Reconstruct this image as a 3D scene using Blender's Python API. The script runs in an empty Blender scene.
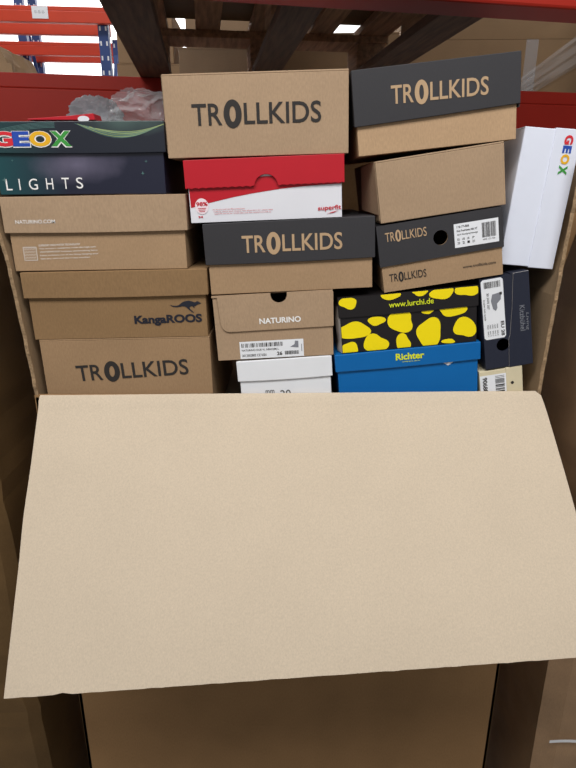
import bpy, bmesh, math, random
from mathutils import Vector, noise, Matrix

random.seed(4)
scene = bpy.context.scene
COL = scene.collection
R = math.radians

# ------------------------------------------------------------------ camera, light, exposure
cam_data = bpy.data.cameras.new('camera')
cam = bpy.data.objects.new('camera', cam_data)
COL.objects.link(cam)
cam.location = (0, -.865, 1.45)
cam.rotation_euler = (R(90 - 18.5), 0, 0)
cam_data.sensor_fit = 'VERTICAL'
cam_data.sensor_height = 24
cam_data.sensor_width = 18
cam_data.lens = 24 * 577 / 768
cam_data.clip_start = .02
scene.camera = cam

world = bpy.data.worlds.new('hall')
scene.world = world
world.use_nodes = True
bg = world.node_tree.nodes['Background']
bg.inputs[0].default_value = (.95, .97, 1.0, 1)
bg.inputs[1].default_value = .13


def area(name, loc, target, size, size_y, power, col=(1, .97, .93)):
    d = bpy.data.lights.new(name, 'AREA')
    d.shape = 'RECTANGLE'
    d.size, d.size_y, d.energy, d.color = size, size_y, power, col
    o = bpy.data.objects.new(name, d)
    COL.objects.link(o)
    o.location = loc
    o.rotation_euler = (Vector(target) - Vector(loc)).to_track_quat('-Z', 'Y').to_euler()
    return o


area('aisle_lamp', (-.1, -1.35, 3.2), (0, 0, 1.2), 3.0, .8, 92, (1, .985, .965))
area('front_fill', (.2, -5.5, 2.6), (0, 0, 1.45), 7, 3, 45, (.97, .98, 1))  # added soft fill for the box fronts, no window stands there
area('far_aisle_lamp', (-2.6, 7.2, 5.6), (-3, 9.5, 2.4), 6, 1.0, 900, (1, 1, 1))
area('far_aisle_lamp', (-2.2, 2.6, 4.8), (-2.0, 4.5, 2.5), 2.5, .8, 80, (1, 1, 1))

vs = scene.view_settings
vs.view_transform = 'Standard'
vs.look = 'None'
vs.exposure = -.30
vs.gamma = 1
vs.use_curve_mapping = False


# ------------------------------------------------------------------ materials
def lin(c):
    return tuple(((v / 255) / 12.92 if v / 255 <= .04045 else ((v / 255 + .055) / 1.055) ** 2.4) for v in c) + (1,)


def newmat(name):
    m = bpy.data.materials.new(name)
    m.use_nodes = True
    nt = m.node_tree
    return m, nt, nt.nodes['Principled BSDF']


def plain(name, rgb, rough=.6, var=.06, scale=30, metallic=0, bump=0, spec=.4, bscale=None):
    m, nt, p = newmat(name)
    N, Lk = nt.nodes, nt.links
    p.inputs['Roughness'].default_value = rough
    p.inputs['Metallic'].default_value = metallic
    p.inputs['Specular IOR Level'].default_value = spec
    tc = N.new('ShaderNodeTexCoord')
    ns = N.new('ShaderNodeTexNoise')
    ns.inputs['Scale'].default_value = scale
    ns.inputs['Detail'].default_value = 6
    Lk.new(tc.outputs['Object'], ns.inputs['Vector'])
    mx = N.new('ShaderNodeMix')
    mx.data_type = 'RGBA'
    c = lin(rgb)
    mx.inputs[6].default_value = tuple(v * (1 - var * 2) for v in c[:3]) + (1,)
    mx.inputs[7].default_value = tuple(min(1, v * (1 + var * 2)) for v in c[:3]) + (1,)
    Lk.new(ns.outputs['Fac'], mx.inputs[0])
    Lk.new(mx.outputs[2], p.inputs['Base Color'])
    if bump:
        b = N.new('ShaderNodeBump')
        b.inputs['Strength'].default_value = bump
        b.inputs['Distance'].default_value = .002
        n2 = N.new('ShaderNodeTexNoise')
        n2.inputs['Scale'].default_value = bscale or scale
        n2.inputs['Detail'].default_value = 8
        Lk.new(tc.outputs['Object'], n2.inputs['Vector'])
        Lk.new(n2.outputs['Fac'], b.inputs['Height'])
        Lk.new(b.outputs[0], p.inputs['Normal'])
    return m


def kraft(name, rgb, rough=.85, flute=0, fine=.10, blotch=.06, spec=.2, bump=.15):
    """brown board: fibre grain, soft blotches, optional faint fluting lines"""
    m, nt, p = newmat(name)
    N, Lk = nt.nodes, nt.links
    p.inputs['Roughness'].default_value = rough
    p.inputs['Specular IOR Level'].default_value = spec
    tc = N.new('ShaderNodeTexCoord')
    mp = N.new('ShaderNodeMapping')
    mp.inputs['Scale'].default_value = (1, 1, .35)
    Lk.new(tc.outputs['Object'], mp.inputs['Vector'])
    n1 = N.new('ShaderNodeTexNoise')
    n1.inputs['Scale'].default_value = 520
    n1.inputs['Detail'].default_value = 4
    Lk.new(mp.outputs[0], n1.inputs['Vector'])
    n2 = N.new('ShaderNodeTexNoise')
    n2.inputs['Scale'].default_value = 9
    n2.inputs['Detail'].default_value = 5
    Lk.new(tc.outputs['Object'], n2.inputs['Vector'])
    c = lin(rgb)

    def tone(k):
        return tuple(min(1, v * k) for v in c[:3]) + (1,)
    a = N.new('ShaderNodeMix'); a.data_type = 'RGBA'
    a.inputs[6].default_value = tone(1 - fine * 2)
    a.inputs[7].default_value = tone(1 + fine * 2)
    Lk.new(n1.outputs['Fac'], a.inputs[0])
    b = N.new('ShaderNodeMix'); b.data_type = 'RGBA'; b.blend_type = 'MULTIPLY'
    b.inputs[0].default_value = 1
    r = N.new('ShaderNodeValToRGB')
    r.color_ramp.elements[0].position = .3
    r.color_ramp.elements[0].color = (1 - blotch * 2,) * 3 + (1,)
    r.color_ramp.elements[1].position = .7
    r.color_ramp.elements[1].color = (1, 1, 1, 1)
    Lk.new(n2.outputs['Fac'], r.inputs[0])
    Lk.new(a.outputs[2], b.inputs[6])
    Lk.new(r.outputs[0], b.inputs[7])
    Lk.new(b.outputs[2], p.inputs['Base Color'])
    bp = N.new('ShaderNodeBump')
    bp.inputs['Strength'].default_value = bump
    bp.inputs['Distance'].default_value = .0008
    hgt = n1.outputs['Fac']
    if flute:
        w = N.new('ShaderNodeTexWave')
        w.bands_direction = 'X'
        w.inputs['Scale'].default_value = flute
        w.inputs['Distortion'].default_value = .6
        Lk.new(tc.outputs['Object'], w.inputs['Vector'])
        ad = N.new('ShaderNodeMath'); ad.operation = 'ADD'
        ml = N.new('ShaderNodeMath'); ml.operation = 'MULTIPLY'
        ml.inputs[1].default_value = .5
        Lk.new(w.outputs['Fac'], ml.inputs[0])
        Lk.new(ml.outputs[0], ad.inputs[0])
        Lk.new(n1.outputs['Fac'], ad.inputs[1])
        hgt = ad.outputs[0]
    Lk.new(hgt, bp.inputs['Height'])
    Lk.new(bp.outputs[0], p.inputs['Normal'])
    return m


def film(name, tint=(.93, .95, .98), clear=.62, rough=.18):
    m, nt, p = newmat(name)
    N, Lk = nt.nodes, nt.links
    out = N['Material Output']
    t = N.new('ShaderNodeBsdfTransparent')
    p.inputs['Base Color'].default_value = tint + (1,)
    p.inputs['Roughness'].default_value = rough
    p.inputs['Specular IOR Level'].default_value = .9
    fr = N.new('ShaderNodeLayerWeight')
    fr.inputs['Blend'].default_value = .35
    mr = N.new('ShaderNodeMapRange')
    mr.inputs['To Min'].default_value = 1 - clear
    mr.inputs['To Max'].default_value = min(1, 1.25 - clear)
    Lk.new(fr.outputs['Facing'], mr.inputs[0])
    mx = N.new('ShaderNodeMixShader')
    Lk.new(mr.outputs[0], mx.inputs[0])
    Lk.new(t.outputs[0], mx.inputs[1])
    Lk.new(p.outputs[0], mx.inputs[2])
    Lk.new(mx.outputs[0], out.inputs[0])
    return m


def wood(name, rgb):
    m, nt, p = newmat(name)
    N, Lk = nt.nodes, nt.links
    p.inputs['Roughness'].default_value = .85
    tc = N.new('ShaderNodeTexCoord')
    mp = N.new('ShaderNodeMapping')
    mp.inputs['Scale'].default_value = (14, 1.2, 14)
    Lk.new(tc.outputs['Object'], mp.inputs['Vector'])
    ns = N.new('ShaderNodeTexNoise')
    ns.inputs['Scale'].default_value = 6
    ns.inputs['Detail'].default_value = 8
    Lk.new(mp.outputs[0], ns.inputs['Vector'])
    r = N.new('ShaderNodeValToRGB')
    c = lin(rgb)
    r.color_ramp.elements[0].position = .3
    r.color_ramp.elements[0].color = tuple(v * .55 for v in c[:3]) + (1,)
    r.color_ramp.elements[1].position = .72
    r.color_ramp.elements[1].color = tuple(min(1, v * 1.25) for v in c[:3]) + (1,)
    Lk.new(ns.outputs['Fac'], r.inputs[0])
    Lk.new(r.outputs[0], p.inputs['Base Color'])
    b = N.new('ShaderNodeBump'); b.inputs['Strength'].default_value = .4
    b.inputs['Distance'].default_value = .003
    Lk.new(ns.outputs['Fac'], b.inputs['Height'])
    Lk.new(b.outputs[0], p.inputs['Normal'])
    return m


def space_print(name, dark, teal, lilac, cx, cz):
    """printed night-sky artwork: teal left, navy right, one pale nebula patch"""
    m, nt, p = newmat(name)
    N, Lk = nt.nodes, nt.links
    p.inputs['Roughness'].default_value = .38
    tc = N.new('ShaderNodeTexCoord')
    sx = N.new('ShaderNodeSeparateXYZ')
    Lk.new(tc.outputs['Object'], sx.inputs[0])
    g = N.new('ShaderNodeMapRange')
    g.inputs['From Min'].default_value = -.13
    g.inputs['From Max'].default_value = -.02
    Lk.new(sx.outputs['X'], g.inputs[0])
    a = N.new('ShaderNodeMix'); a.data_type = 'RGBA'
    a.inputs[6].default_value = lin(teal); a.inputs[7].default_value = lin(dark)
    Lk.new(g.outputs[0], a.inputs[0])
    mp = N.new('ShaderNodeMapping')
    mp.inputs['Location'].default_value = (-cx * 15, 0, -cz * 42)
    mp.inputs['Scale'].default_value = (15, 0, 42)
    Lk.new(tc.outputs['Object'], mp.inputs['Vector'])
    ln = N.new('ShaderNodeVectorMath'); ln.operation = 'LENGTH'
    Lk.new(mp.outputs[0], ln.inputs[0])
    ns = N.new('ShaderNodeTexNoise'); ns.inputs['Scale'].default_value = 25; ns.inputs['Detail'].default_value = 5
    Lk.new(tc.outputs['Object'], ns.inputs['Vector'])
    ad = N.new('ShaderNodeMath'); ad.operation = 'ADD'
    Lk.new(ln.outputs['Value'], ad.inputs[0]); Lk.new(ns.outputs['Fac'], ad.inputs[1])
    r = N.new('ShaderNodeMapRange')
    r.inputs['From Min'].default_value = .5
    r.inputs['From Max'].default_value = 1.6
    r.inputs['To Min'].default_value = .75
    r.inputs['To Max'].default_value = 0
    Lk.new(ad.outputs[0], r.inputs[0])
    b = N.new('ShaderNodeMix'); b.data_type = 'RGBA'
    b.inputs[7].default_value = lin(lilac)
    Lk.new(a.outputs[2], b.inputs[6]); Lk.new(r.outputs[0], b.inputs[0])
    Lk.new(b.outputs[2], p.inputs['Base Color'])
    return m


M = {}
M['kraft'] = kraft('kraft_board', (176, 149, 121))
M['kraft_b'] = kraft('kraft_board_warm', (172, 142, 110))
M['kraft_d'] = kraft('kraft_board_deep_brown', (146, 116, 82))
M['kraft_e'] = kraft('kraft_board_brown', (162, 132, 100))
M['kraft_c'] = kraft('kraft_board_light', (190, 158, 124))
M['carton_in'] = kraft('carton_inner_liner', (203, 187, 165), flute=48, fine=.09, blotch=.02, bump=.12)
M['carton_in_shaded'] = kraft('carton_inner_liner_shaded', (158, 133, 104), blotch=.05)  # inner liner darkened, shade of the recessed side walls put into its colour
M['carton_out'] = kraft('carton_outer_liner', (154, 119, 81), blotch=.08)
M['carton_dark'] = kraft('carton_brown', (112, 86, 54), rough=.6, blotch=.14)
M['cut'] = plain('torn_board_edge', (150, 124, 94), .95, .35, 260, bump=.6)
M['black'] = kraft('black_printed_board', (58, 57, 60), rough=.6, fine=.04, spec=.3)
M['black_ink'] = plain('black_ink', (44, 40, 38), .7, .02)
M['tan_ink'] = plain('unprinted_tan', (186, 156, 122), .8, .04)
M['white'] = plain('white_board', (232, 234, 238), .5, .02)
M['white_blue'] = plain('white_coated_board', (226, 230, 243), .45, .02)
M['pale_grey'] = plain('pale_grey_board', (226, 226, 232), .45, .03, 12)
M['white_ink'] = plain('white_ink', (240, 238, 235), .6, .01)
M['label'] = plain('label_paper', (236, 238, 242), .5, .01)
M['red'] = plain('red_board', (186, 18, 36), .5, .03)
M['red_ink'] = plain('red_ink', (196, 24, 44), .5, .02)
M['blue'] = plain('blue_board', (0, 100, 170), .45, .03)
M['yellow'] = plain('yellow_ink', (250, 226, 10), .42, .02)
M['lime'] = plain('lime_ink', (222, 232, 40), .5, .02)
M['blob_black'] = plain('black_gloss_board', (34, 31, 32), .36, .05)
M['navy'] = kraft('navy_board', (36, 40, 56), rough=.55, fine=.04, spec=.4)
M['grey_ink'] = plain('grey_ink', (130, 132, 140), .6, .02)
M['badge'] = plain('pink_white_ink', (240, 222, 228), .5, .01)
M['edge_pale'] = plain('pale_board_edge', (190, 186, 182), .8, .05)
M['cream'] = plain('cream_board', (216, 204, 172), .6, .04)
M['wave'] = plain('pale_arc_ink', (150, 166, 110), .45, .1)
M['wave2'] = plain('teal_arc_ink', (84, 120, 118), .45, .1)
M['space_lid'] = space_print('night_print_lid', (26, 30, 42), (30, 66, 68), (88, 112, 104), .07, .100)
M['space_base'] = space_print('night_print_base', (26, 28, 48), (22, 74, 78), (112, 106, 128), -.005, .040)
M['ink_navy'] = plain('navy_ink', (30, 32, 44), .6, .02)
M['g_red'] = plain('letter_red', (214, 40, 52), .5, .02)
M['g_blue'] = plain('letter_blue', (36, 74, 170), .5, .02)
M['g_yellow'] = plain('letter_yellow', (232, 176, 32), .5, .02)
M['g_green'] = plain('letter_green', (60, 150, 62), .5, .02)
M['rack_red'] = plain('orange_red_paint', (160, 38, 24), .5, .05, 8, spec=.25)
M['rack_orange'] = plain('orange_paint', (204, 66, 38), .45, .05, 8)
M['rack_blue'] = plain('blue_paint', (48, 72, 128), .5, .05, 8)
M['wood'] = wood('pallet_timber', (172, 134, 102))
M['wood_d'] = wood('weathered_timber', (114, 86, 68))
M['film'] = film('clear_film', clear=.84, rough=.12)
M['film_white'] = film('milky_film', (.92, .95, .99), .2, .3)
M['floor'] = plain('grey_concrete', (140, 138, 134), .7, .08, 4, bump=.2)
M['wall'] = plain('white_sheet_wall', (240, 240, 240), .8, .02, 3)


# ------------------------------------------------------------------ geometry helpers
class Geo:
    def __init__(self):
        self.v, self.f, self.m, self.mats = [], [], [], []

    def mi(self, key):
        if key not in self.mats:
            self.mats.append(key)
        return self.mats.index(key)

    def face(self, pts, key):
        n = len(self.v)
        self.v += [tuple(p) for p in pts]
        self.f.append(tuple(range(n, n + len(pts))))
        self.m.append(self.mi(key))

    def prism(self, poly, y0, y1, key, edge=None):
        """polygon in XZ (counter-clockwise seen from the front) extruded y0..y1"""
        n = len(self.v); k = len(poly)
        self.v += [(x, y0, z) for x, z in poly] + [(x, y1, z) for x, z in poly]
        a, e = self.mi(key), self.mi(edge or key)
        self.f.append(tuple(range(n, n + k))); self.m.append(a)
        self.f.append(tuple(range(n + 2 * k - 1, n + k - 1, -1))); self.m.append(a)
        for i in range(k):
            j = (i + 1) % k
            self.f.append((n + j, n + i, n + k + i, n + k + j)); self.m.append(e)

    def box(self, x0, x1, y0, y1, z0, z1, key):
        self.prism([(x0, z0), (x1, z0), (x1, z1), (x0, z1)], y0, y1, key)

    def holed(self, x0, x1, z0, z1, cx, cz, r, y0, y1, key, quad=None):
        """rectangular (or quad) plate with a round hole"""
        q = quad or [(x0, z0), (x1, z0), (x1, z1), (x0, z1)]
        n = 40
        angs = [2 * math.pi * i / n for i in range(n)]
        for c in q:
            angs.append(math.atan2(c[1] - cz, c[0] - cx) % (2 * math.pi))
        angs = sorted(set(round(a, 6) for a in angs))
        outer = []
        for a in angs:
            d = (math.cos(a), math.sin(a)); best = 9
            for i in range(4):
                p, s = q[i], q[(i + 1) % 4]
                ex, ez = s[0] - p[0], s[1] - p[1]
                den = d[0] * ez - d[1] * ex
                if abs(den) < 1e-12:
                    continue
                t = ((p[0] - cx) * ez - (p[1] - cz) * ex) / den
                u = ((p[0] - cx) * d[1] - (p[1] - cz) * d[0]) / den
                if t > 0 and -1e-4 <= u <= 1.0001:
                    best = min(best, t)
            outer.append((cx + d[0] * best, cz + d[1] * best))
        inner = [(cx + r * math.cos(a), cz + r * math.sin(a)) for a in angs]
        k = len(angs)
        for i in range(k):
            j = (i + 1) % k
            self.face([(inner[i][0], y0, inner[i][1]), (outer[i][0], y0, outer[i][1]), (outer[j][0], y0, outer[j][1]), (inner[j][0], y0, inner[j][1])], key)
            self.face([(inner[j][0], y1, inner[j][1]), (outer[j][0], y1, outer[j][1]), (outer[i][0], y1, outer[i][1]), (inner[i][0], y1, inner[i][1])], key)
            self.face([(inner[i][0], y0, inner[i][1]), (inner[j][0], y0, inner[j][1]), (inner[j][0], y1, inner[j][1]), (inner[i][0], y1, inner[i][1])], key)
            self.face([(outer[j][0], y0, outer[j][1]), (outer[i][0], y0, outer[i][1]), (outer[i][0], y1, outer[i][1]), (outer[j][0], y1, outer[j][1])], key)

    def flat(self, poly, y, key):
        self.face([(x, y, z) for x, z in poly], key)

    def rect(self, x0, z0, x1, z1, y, key, rot=0):
        p = [(x0, z0), (x1, z0), (x1, z1), (x0, z1)]
        if rot:
            cx, cz = (x0 + x1) / 2, (z0 + z1) / 2
            c, s = math.cos(R(rot)), math.sin(R(rot))
            p = [(cx + (a - cx) * c - (b - cz) * s, cz + (a - cx) * s + (b - cz) * c) for a, b in p]
        self.flat(p, y, key)

    def ring(self, cx, cz, rx, rz, t, y, key, n=36):
        for i in range(n):
            a, b = 2 * math.pi * i / n, 2 * math.pi * (i + 1) / n
            self.flat([(cx + (rx - t) * math.cos(a), cz + (rz - t) * math.sin(a)), (cx + rx * math.cos(a), cz + rz * math.sin(a)),
                       (cx + rx * math.cos(b), cz + rz * math.sin(b)), (cx + (rx - t) * math.cos(b), cz + (rz - t) * math.sin(b))], y, key)

    def disc(self, cx, cz, rx, rz, y, key, n=28):
        self.flat([(cx + rx * math.cos(2 * math.pi * i / n), cz + rz * math.sin(2 * math.pi * i / n)) for i in range(n)], y, key)

    def text(self, body, x, z, w, h, y, key, bold=0, ang=0, italic=0):
        """printed words filling the box w x h whose lower left corner is x, z; ang turns them about that corner"""
        vv, ff = glyphs(body, bold)
        c, s = math.cos(R(ang)), math.sin(R(ang))
        n = len(self.v)
        for a, b in vv:
            px, pz = a * w + italic * b * h, b * h
            self.v.append((x + px * c - pz * s, y, z + px * s + pz * c))
        k = self.mi(key)
        for f in ff:
            self.f.append(tuple(i + n for i in f)); self.m.append(k)

    def bars(self, x0, z0, x1, z1, y, key, seed, vertical=True, fill=.5):
        rr = random.Random(seed)
        a, b = (x0, x1) if vertical else (z0, z1)
        step = (b - a) / 46
        p = a
        while p < b:
            w = step * rr.choice((.5, .5, 1, 1.5))
            if vertical:
                self.rect(p, z0, min(p + w, b), z1, y, key)
            else:
                self.rect(x0, p, x1, min(p + w, b), y, key)
            p += w + step * rr.choice((.5, .5, 1, 1.4))

    def build(self, name, parent=None, bevel=0, smooth=False):
        me = bpy.data.meshes.new(name)
        me.from_pydata(self.v, [], self.f)
        for k in self.mats:
            me.materials.append(M[k])
        for p, i in zip(me.polygons, self.m):
            p.material_index = i
            p.use_smooth = smooth
        me.update()
        o = bpy.data.objects.new(name, me)
        COL.objects.link(o)
        if parent:
            o.parent = parent
        if bevel:
            md = o.modifiers.new('bevel', 'BEVEL')
            md.width = bevel
            md.segments = 2
            md.limit_method = 'ANGLE'
            md.angle_limit = R(50)
        return o


_gl = {}


def glyphs(body, bold=0):
    if (body, bold) in _gl:
        return _gl[(body, bold)]
    cu = bpy.data.curves.new('letters', 'FONT')
    cu.body = body
    cu.offset = bold
    cu.resolution_u = 4
    o = bpy.data.objects.new('letters', cu)
    COL.objects.link(o)
    dg = bpy.context.evaluated_depsgraph_get()
    dg.update()
    me = bpy.data.meshes.new_from_object(o.evaluated_get(dg))
    xs = [v.co.x for v in me.vertices]; ys = [v.co.y for v in me.vertices]
    x0, x1, y0, y1 = min(xs), max(xs), min(ys), max(ys)
    vv = [((v.co.x - x0) / (x1 - x0), (v.co.y - y0) / (y1 - y0)) for v in me.vertices]
    ff = [tuple(p.vertices) for p in me.polygons]
    bpy.data.objects.remove(o)
    bpy.data.curves.remove(cu)
    bpy.data.meshes.remove(me)
    _gl[(body, bold)] = (vv, ff)
    return vv, ff


def thing(name, label, cat, loc=(0, 0, 0), rot=(0, 0, 0), group=None):
    o = bpy.data.objects.new(name, None)
    o.empty_display_size = .05
    COL.objects.link(o)
    o.location, o.rotation_euler = loc, rot
    return tag(o, label, cat, group)


def tag(o, label, cat, group=None):
    o['label'], o['category'] = label, cat
    if group:
        o['group'] = group
    return o


def struct(o):
    o['kind'] = 'structure'
    return o


# ------------------------------------------------------------------ setting
g = Geo(); g.box(-9, 9, -6, 10, -.1, 0, 'floor'); struct(g.build('floor'))
g = Geo(); g.box(-9, 9, 9.5, 9.7, 0, 7, 'wall'); struct(g.build('wall_back'))


# ------------------------------------------------------------------ pallet racks
def beam(root, x0, x1, y, z0, z1, key, d=.05):
    b = Geo()
    h = z1 - z0
    # stepped box beam: main web, recessed upper lip
    b.prism([(x0, z0), (x1, z0), (x1, z0 + h * .72), (x0, z0 + h * .72)], y, y + d, key)
    b.prism([(x0, z0 + h * .72), (x1, z0 + h * .72), (x1, z1), (x0, z1)], y + .003, y + d, key)
    return b.build('beam', root, .004)


def upright(root, x, y, h, w=.09, key='rack_blue'):
    b = Geo()
    b.box(x - w / 2, x + w / 2, y, y + .006, 0, h, key)
    b.box(x - w / 2, x - w / 2 + .005, y + .006, y + .07, 0, h, key)
    b.box(x + w / 2 - .005, x + w / 2, y + .006, y + .07, 0, h, key)
    z = .1
    while z < h:                                # punched slots
        for s in (-1, 1):
            b.rect(x + s * .022 - .006, z, x + s * .022 + .006, z + .03, y - .0008, 'white' if key == 'rack_blue' else key)
        z += .1
    return b.build('upright', root)


def braces(root, x, y0, y1, h, key='rack_blue'):
    z = .4
    up = True
    while z + .8 < h:
        b = Geo()
        a0, a1 = (z, z + .7) if up else (z + .7, z)
        for dx in (0,):
            b.face([(x - .015, y0, a0), (x + .015, y0, a0), (x + .015, y1, a1), (x - .015, y1, a1)], key)
            b.face([(x - .015, y0, a0 + .03), (x - .015, y1, a1 + .03), (x + .015, y1, a1 + .03), (x + .015, y0, a0 + .03)], key)
            b.face([(x - .015, y0, a0), (x - .015, y1, a1), (x - .015, y1, a1 + .03), (x - .015, y0, a0 + .03)], key)
            b.face([(x + .015, y0, a0), (x + .015, y0, a0 + .03), (x + .015, y1, a1 + .03), (x + .015, y1, a1)], key)
        b.build('brace', root)
        up = not up
        z += .7


YAW = 11.5
rk = thing('pallet_rack', 'dark red pallet rack whose beams frame the open carton, nearest rack', 'rack', (0, 0, 0), (0, 0, R(YAW)))
cy = math.cos(R(YAW))
BZ = 1.80
beam(rk, -1.45, 1.55, .017 * cy, 1.70, BZ, 'rack_red', .07)
beam(rk, -1.45, 1.55, 1.313 * cy, 1.645, BZ, 'rack_red')
for x in (-1.5, 1.6):
    upright(rk, x, .017 * cy - .01, 2.8)
    upright(rk, x, 1.313 * cy - .01, 2.8)
    braces(rk, x, .06, 1.28, 2.8)

# rack standing back to back behind it, with a shelf deck
rb = thing('pallet_rack', 'rack behind the shoe box carton carrying stacked brown cartons on a shelf', 'rack', (0, 0, 0), (0, 0, R(3)))
beam(rb, -2.2, 2.2, 2.05, 1.60, 1.735, 'rack_red')
beam(rb, -2.2, 2.2, 3.05, 1.60, 1.735, 'rack_red')
g = Geo(); g.box(-2.2, 2.2, 2.02, 3.12, 1.735, 1.757, 'wood_d'); g.build('shelf_board', rb)
for x in (-2.25, 2.25):
    upright(rb, x, 2.04, 1.74); upright(rb, x, 3.04, 1.74)


def far_rack(label, x1, y0, y1, yaw, ups, length=3.2, dz=0, dz2=0, h=2.66):
    o = thing('pallet_rack', label, 'rack', (x1, y0, 0), (0, 0, R(yaw)))
    beam(o, -length, .10, -.05, 2.635 - dz, 2.742 - dz, 'rack_orange')
    beam(o, -length, -.035, y1 - y0, 2.635 + dz2, 2.745 + dz2, 'rack_orange')
    for u in ups:
        upright(o, u, .004, h, .075)
        upright(o, u, y1 - y0 + .056, h, .075)
        braces(o, u, .06, y1 - y0 - .02, h)
    return o


f1 = far_rack('orange rack with a white sign on its beam, beyond the left side', -1.40, 4.12, 4.62, 5, (0, -3.2), dz2=.04)
g = Geo(); g.box(-.49, -.375, -.053, -.0508, 2.657, 2.737, 'label')
for i in range(3):
    g.text('0' + '123'[i] + '-', -.47 + i * .026, 2.69, .02, .018, -.0535, 'grey_ink')
g.build('sign', f1)
far_rack('farthest orange rack, seen as the lower beam pair at top left', -1.35, 5.15, 5.5, 5, (-1.05, -3.2), dz=.02, h=3.5)

# ------------------------------------------------------------------ timber pallet on the upper beams and an added carton covering its deck
pl = thing('pallet', 'weathered timber pallet lying across the rack beams overhead', 'pallet', (.0, .69, BZ + .0008), (0, 0, R(8)))
RX = (-.35, 0.0, .345)
for x, w in zip(RX, (.1, .085, .1)):
    g = Geo(); g.box(x - w / 2, x + w / 2, -.65, .65, 0, .022, 'wood_d'); g.build('runner', pl, .002)
    for y in (-.58, 0, .58):
        g = Geo(); g.box(x - .048, x + .048, y - .07, y + .07, .022, .1, 'wood'); g.build('block', pl, .003)
for y in (-.58, 0, .58):
    g = Geo(); g.box(-.4, .4, y - .07, y + .07, .1, .122, 'wood'); g.build('stringer', pl, .002)
for x, w in ((-.35, .1), (-.178, .075), (0, .1), (.178, .075), (.35, .1)):
    g = Geo(); g.box(x - w / 2, x + w / 2, -.65, .65, .122, .144, 'wood'); g.build('deck_board', pl, .002)
g = Geo(); g.box(-.40, .40, -.60, .500, 0, .6, 'carton_dark')  # invented load, blocks light so the gaps between deck boards look dark
o = tag(g.build('carton', None, .004), 'added dark carton on the pallet overhead, darkening its deck gaps', 'carton')
o.location = (0, .69, BZ + .0008 + .1445); o.rotation_euler = (0, 0, R(8))


# ------------------------------------------------------------------ cartons behind the rack
def carton(label, x0, x1, y0, y1, z0, z1, key, yaw=0, seam=True, group=None):
    t = thing('carton', label, 'carton', ((x0 + x1) / 2, y0, z0), (0, 0, R(yaw)), group)
    w, d, h = x1 - x0, y1 - y0, z1 - z0
    b = Geo(); b.box(-w / 2, w / 2, 0, d, 0, h - .006, key); b.build('body', t, .004)
    b = Geo()
    b.box(-w / 2, w / 2, 0, d / 2 - .002, h - .006, h, key)
    b.box(-w / 2, w / 2, d / 2 + .002, d, h - .006, h, key)
    b.build('top_flaps', t, .001)
    return t


Z0 = 1.7575
carton('small brown carton behind the topmost kraft box, left of the centre plank', -.50, -.105, 2.12, 2.5, Z0, 2.070, 'kraft', 2)
carton('brown carton peeking above the one behind the topmost kraft box', -.53, -.04, 2.55, 2.9, Z0, 2.30, 'kraft', 2)
carton('light brown carton seen under the pallet, right of the centre plank', -.07, .50, 2.10, 2.5, Z0, 2.125, 'kraft_e', -2)
c1 = carton('large brown carton behind the top right black box, lower of two', .55, 1.5, 2.12, 2.9, Z0, 2.11, 'kraft_e', -2)
c2 = carton('large brown carton tucked under the red beam at top right, upper of two', .56, 1.5, 2.14, 2.9, 2.111, 2.47, 'kraft_e', -2)
g = Geo(); g.box(.06, .115, -.0014, -.0004, .02, .345, 'film'); g.build('tape', c1)
# stretch film running diagonally off the lower carton
g = Geo()
n = 26
rows = []
for i in range(n + 1):
    t = i / n
    cx_, cz_ = .04 + t * .38, .13 + t * .25
    wdt = .036 + .02 * t
    row = []
    for j in range(9):
        s = (j / 8 - .5) * 2
        nz = noise.noise(Vector((t * 3, s * 5, 2)))
        row.append((cx_ - s * wdt * .6, -.035 - .02 * nz - .012 * math.sin(s * 9 + t * 2), cz_ + s * wdt + .003 * nz))
    rows.append(row)
for i in range(n):
    for j in range(8):
        g.face([rows[i][j], rows[i + 1][j], rows[i + 1][j + 1], rows[i][j + 1]], 'film')
g.build('stretch_film', c1, smooth=True)
carton('pale carton behind the leftmost pallet runner, lower of two', -.90, -.545, 2.55, 2.95, Z0, 2.085, 'kraft_c', 2)
carton('pale carton behind the leftmost pallet runner, upper of two', -.89, -.60, 2.55, 2.95, 2.086, 2.33, 'kraft_c', 2)

# film wrapped goods at the far left
bm = bmesh.new()
bmesh.ops.create_cube(bm, size=1)
bmesh.ops.subdivide_edges(bm, edges=bm.edges[:], cuts=14, use_grid_fill=True)
for v in bm.verts:
    x, y, z = v.co
    k = 1 - .35 * (z + .5) ** 2 * (1 if x > 0 else .2)
    v.co.x = x * .52 * k
    v.co.y = y * .4
    v.co.z = (z + .5) * .37 - (.05 * max(0, x) * 2 if z > .2 else 0)
    nn = noise.noise(Vector((v.co.x * 14, v.co.y * 14, v.co.z * 7))) * .018
    v.co.x += nn; v.co.y += nn
me = bpy.data.meshes.new('wrapped_load'); bm.to_mesh(me); bm.free()
me.materials.append(M['kraft_c'])
o = bpy.data.objects.new('wrapped_load', me); COL.objects.link(o)
o.location = (-1.49, 2.3, Z0)
tag(o, 'pale film wrapped load at the left edge below the orange beams', 'wrapped load')

# ------------------------------------------------------------------ the big open carton
ct = thing('carton', 'tall open brown carton full of shoe boxes, front flap folded down', 'carton')
T = .0055
HT = 1.50
FZ = 1.142


def interp(tab, z):
    for (z0, a), (z1, b) in zip(tab, tab[1:]):
        if z <= z1:
            return a + (b - a) * (z - z0) / (z1 - z0)
    return tab[-1][1]


LT = [(0, -.404), (1.134, -.402), (1.25, -.409), (1.35, -.4165), (1.40, -.4245), (1.45, -.429), (1.56, -.433)]
RT = [(0, .400), (1.12, .4005), (1.2, .403), (1.34, .408), (1.43, .4125), (1.5, .416), (1.56, .420)]


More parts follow.
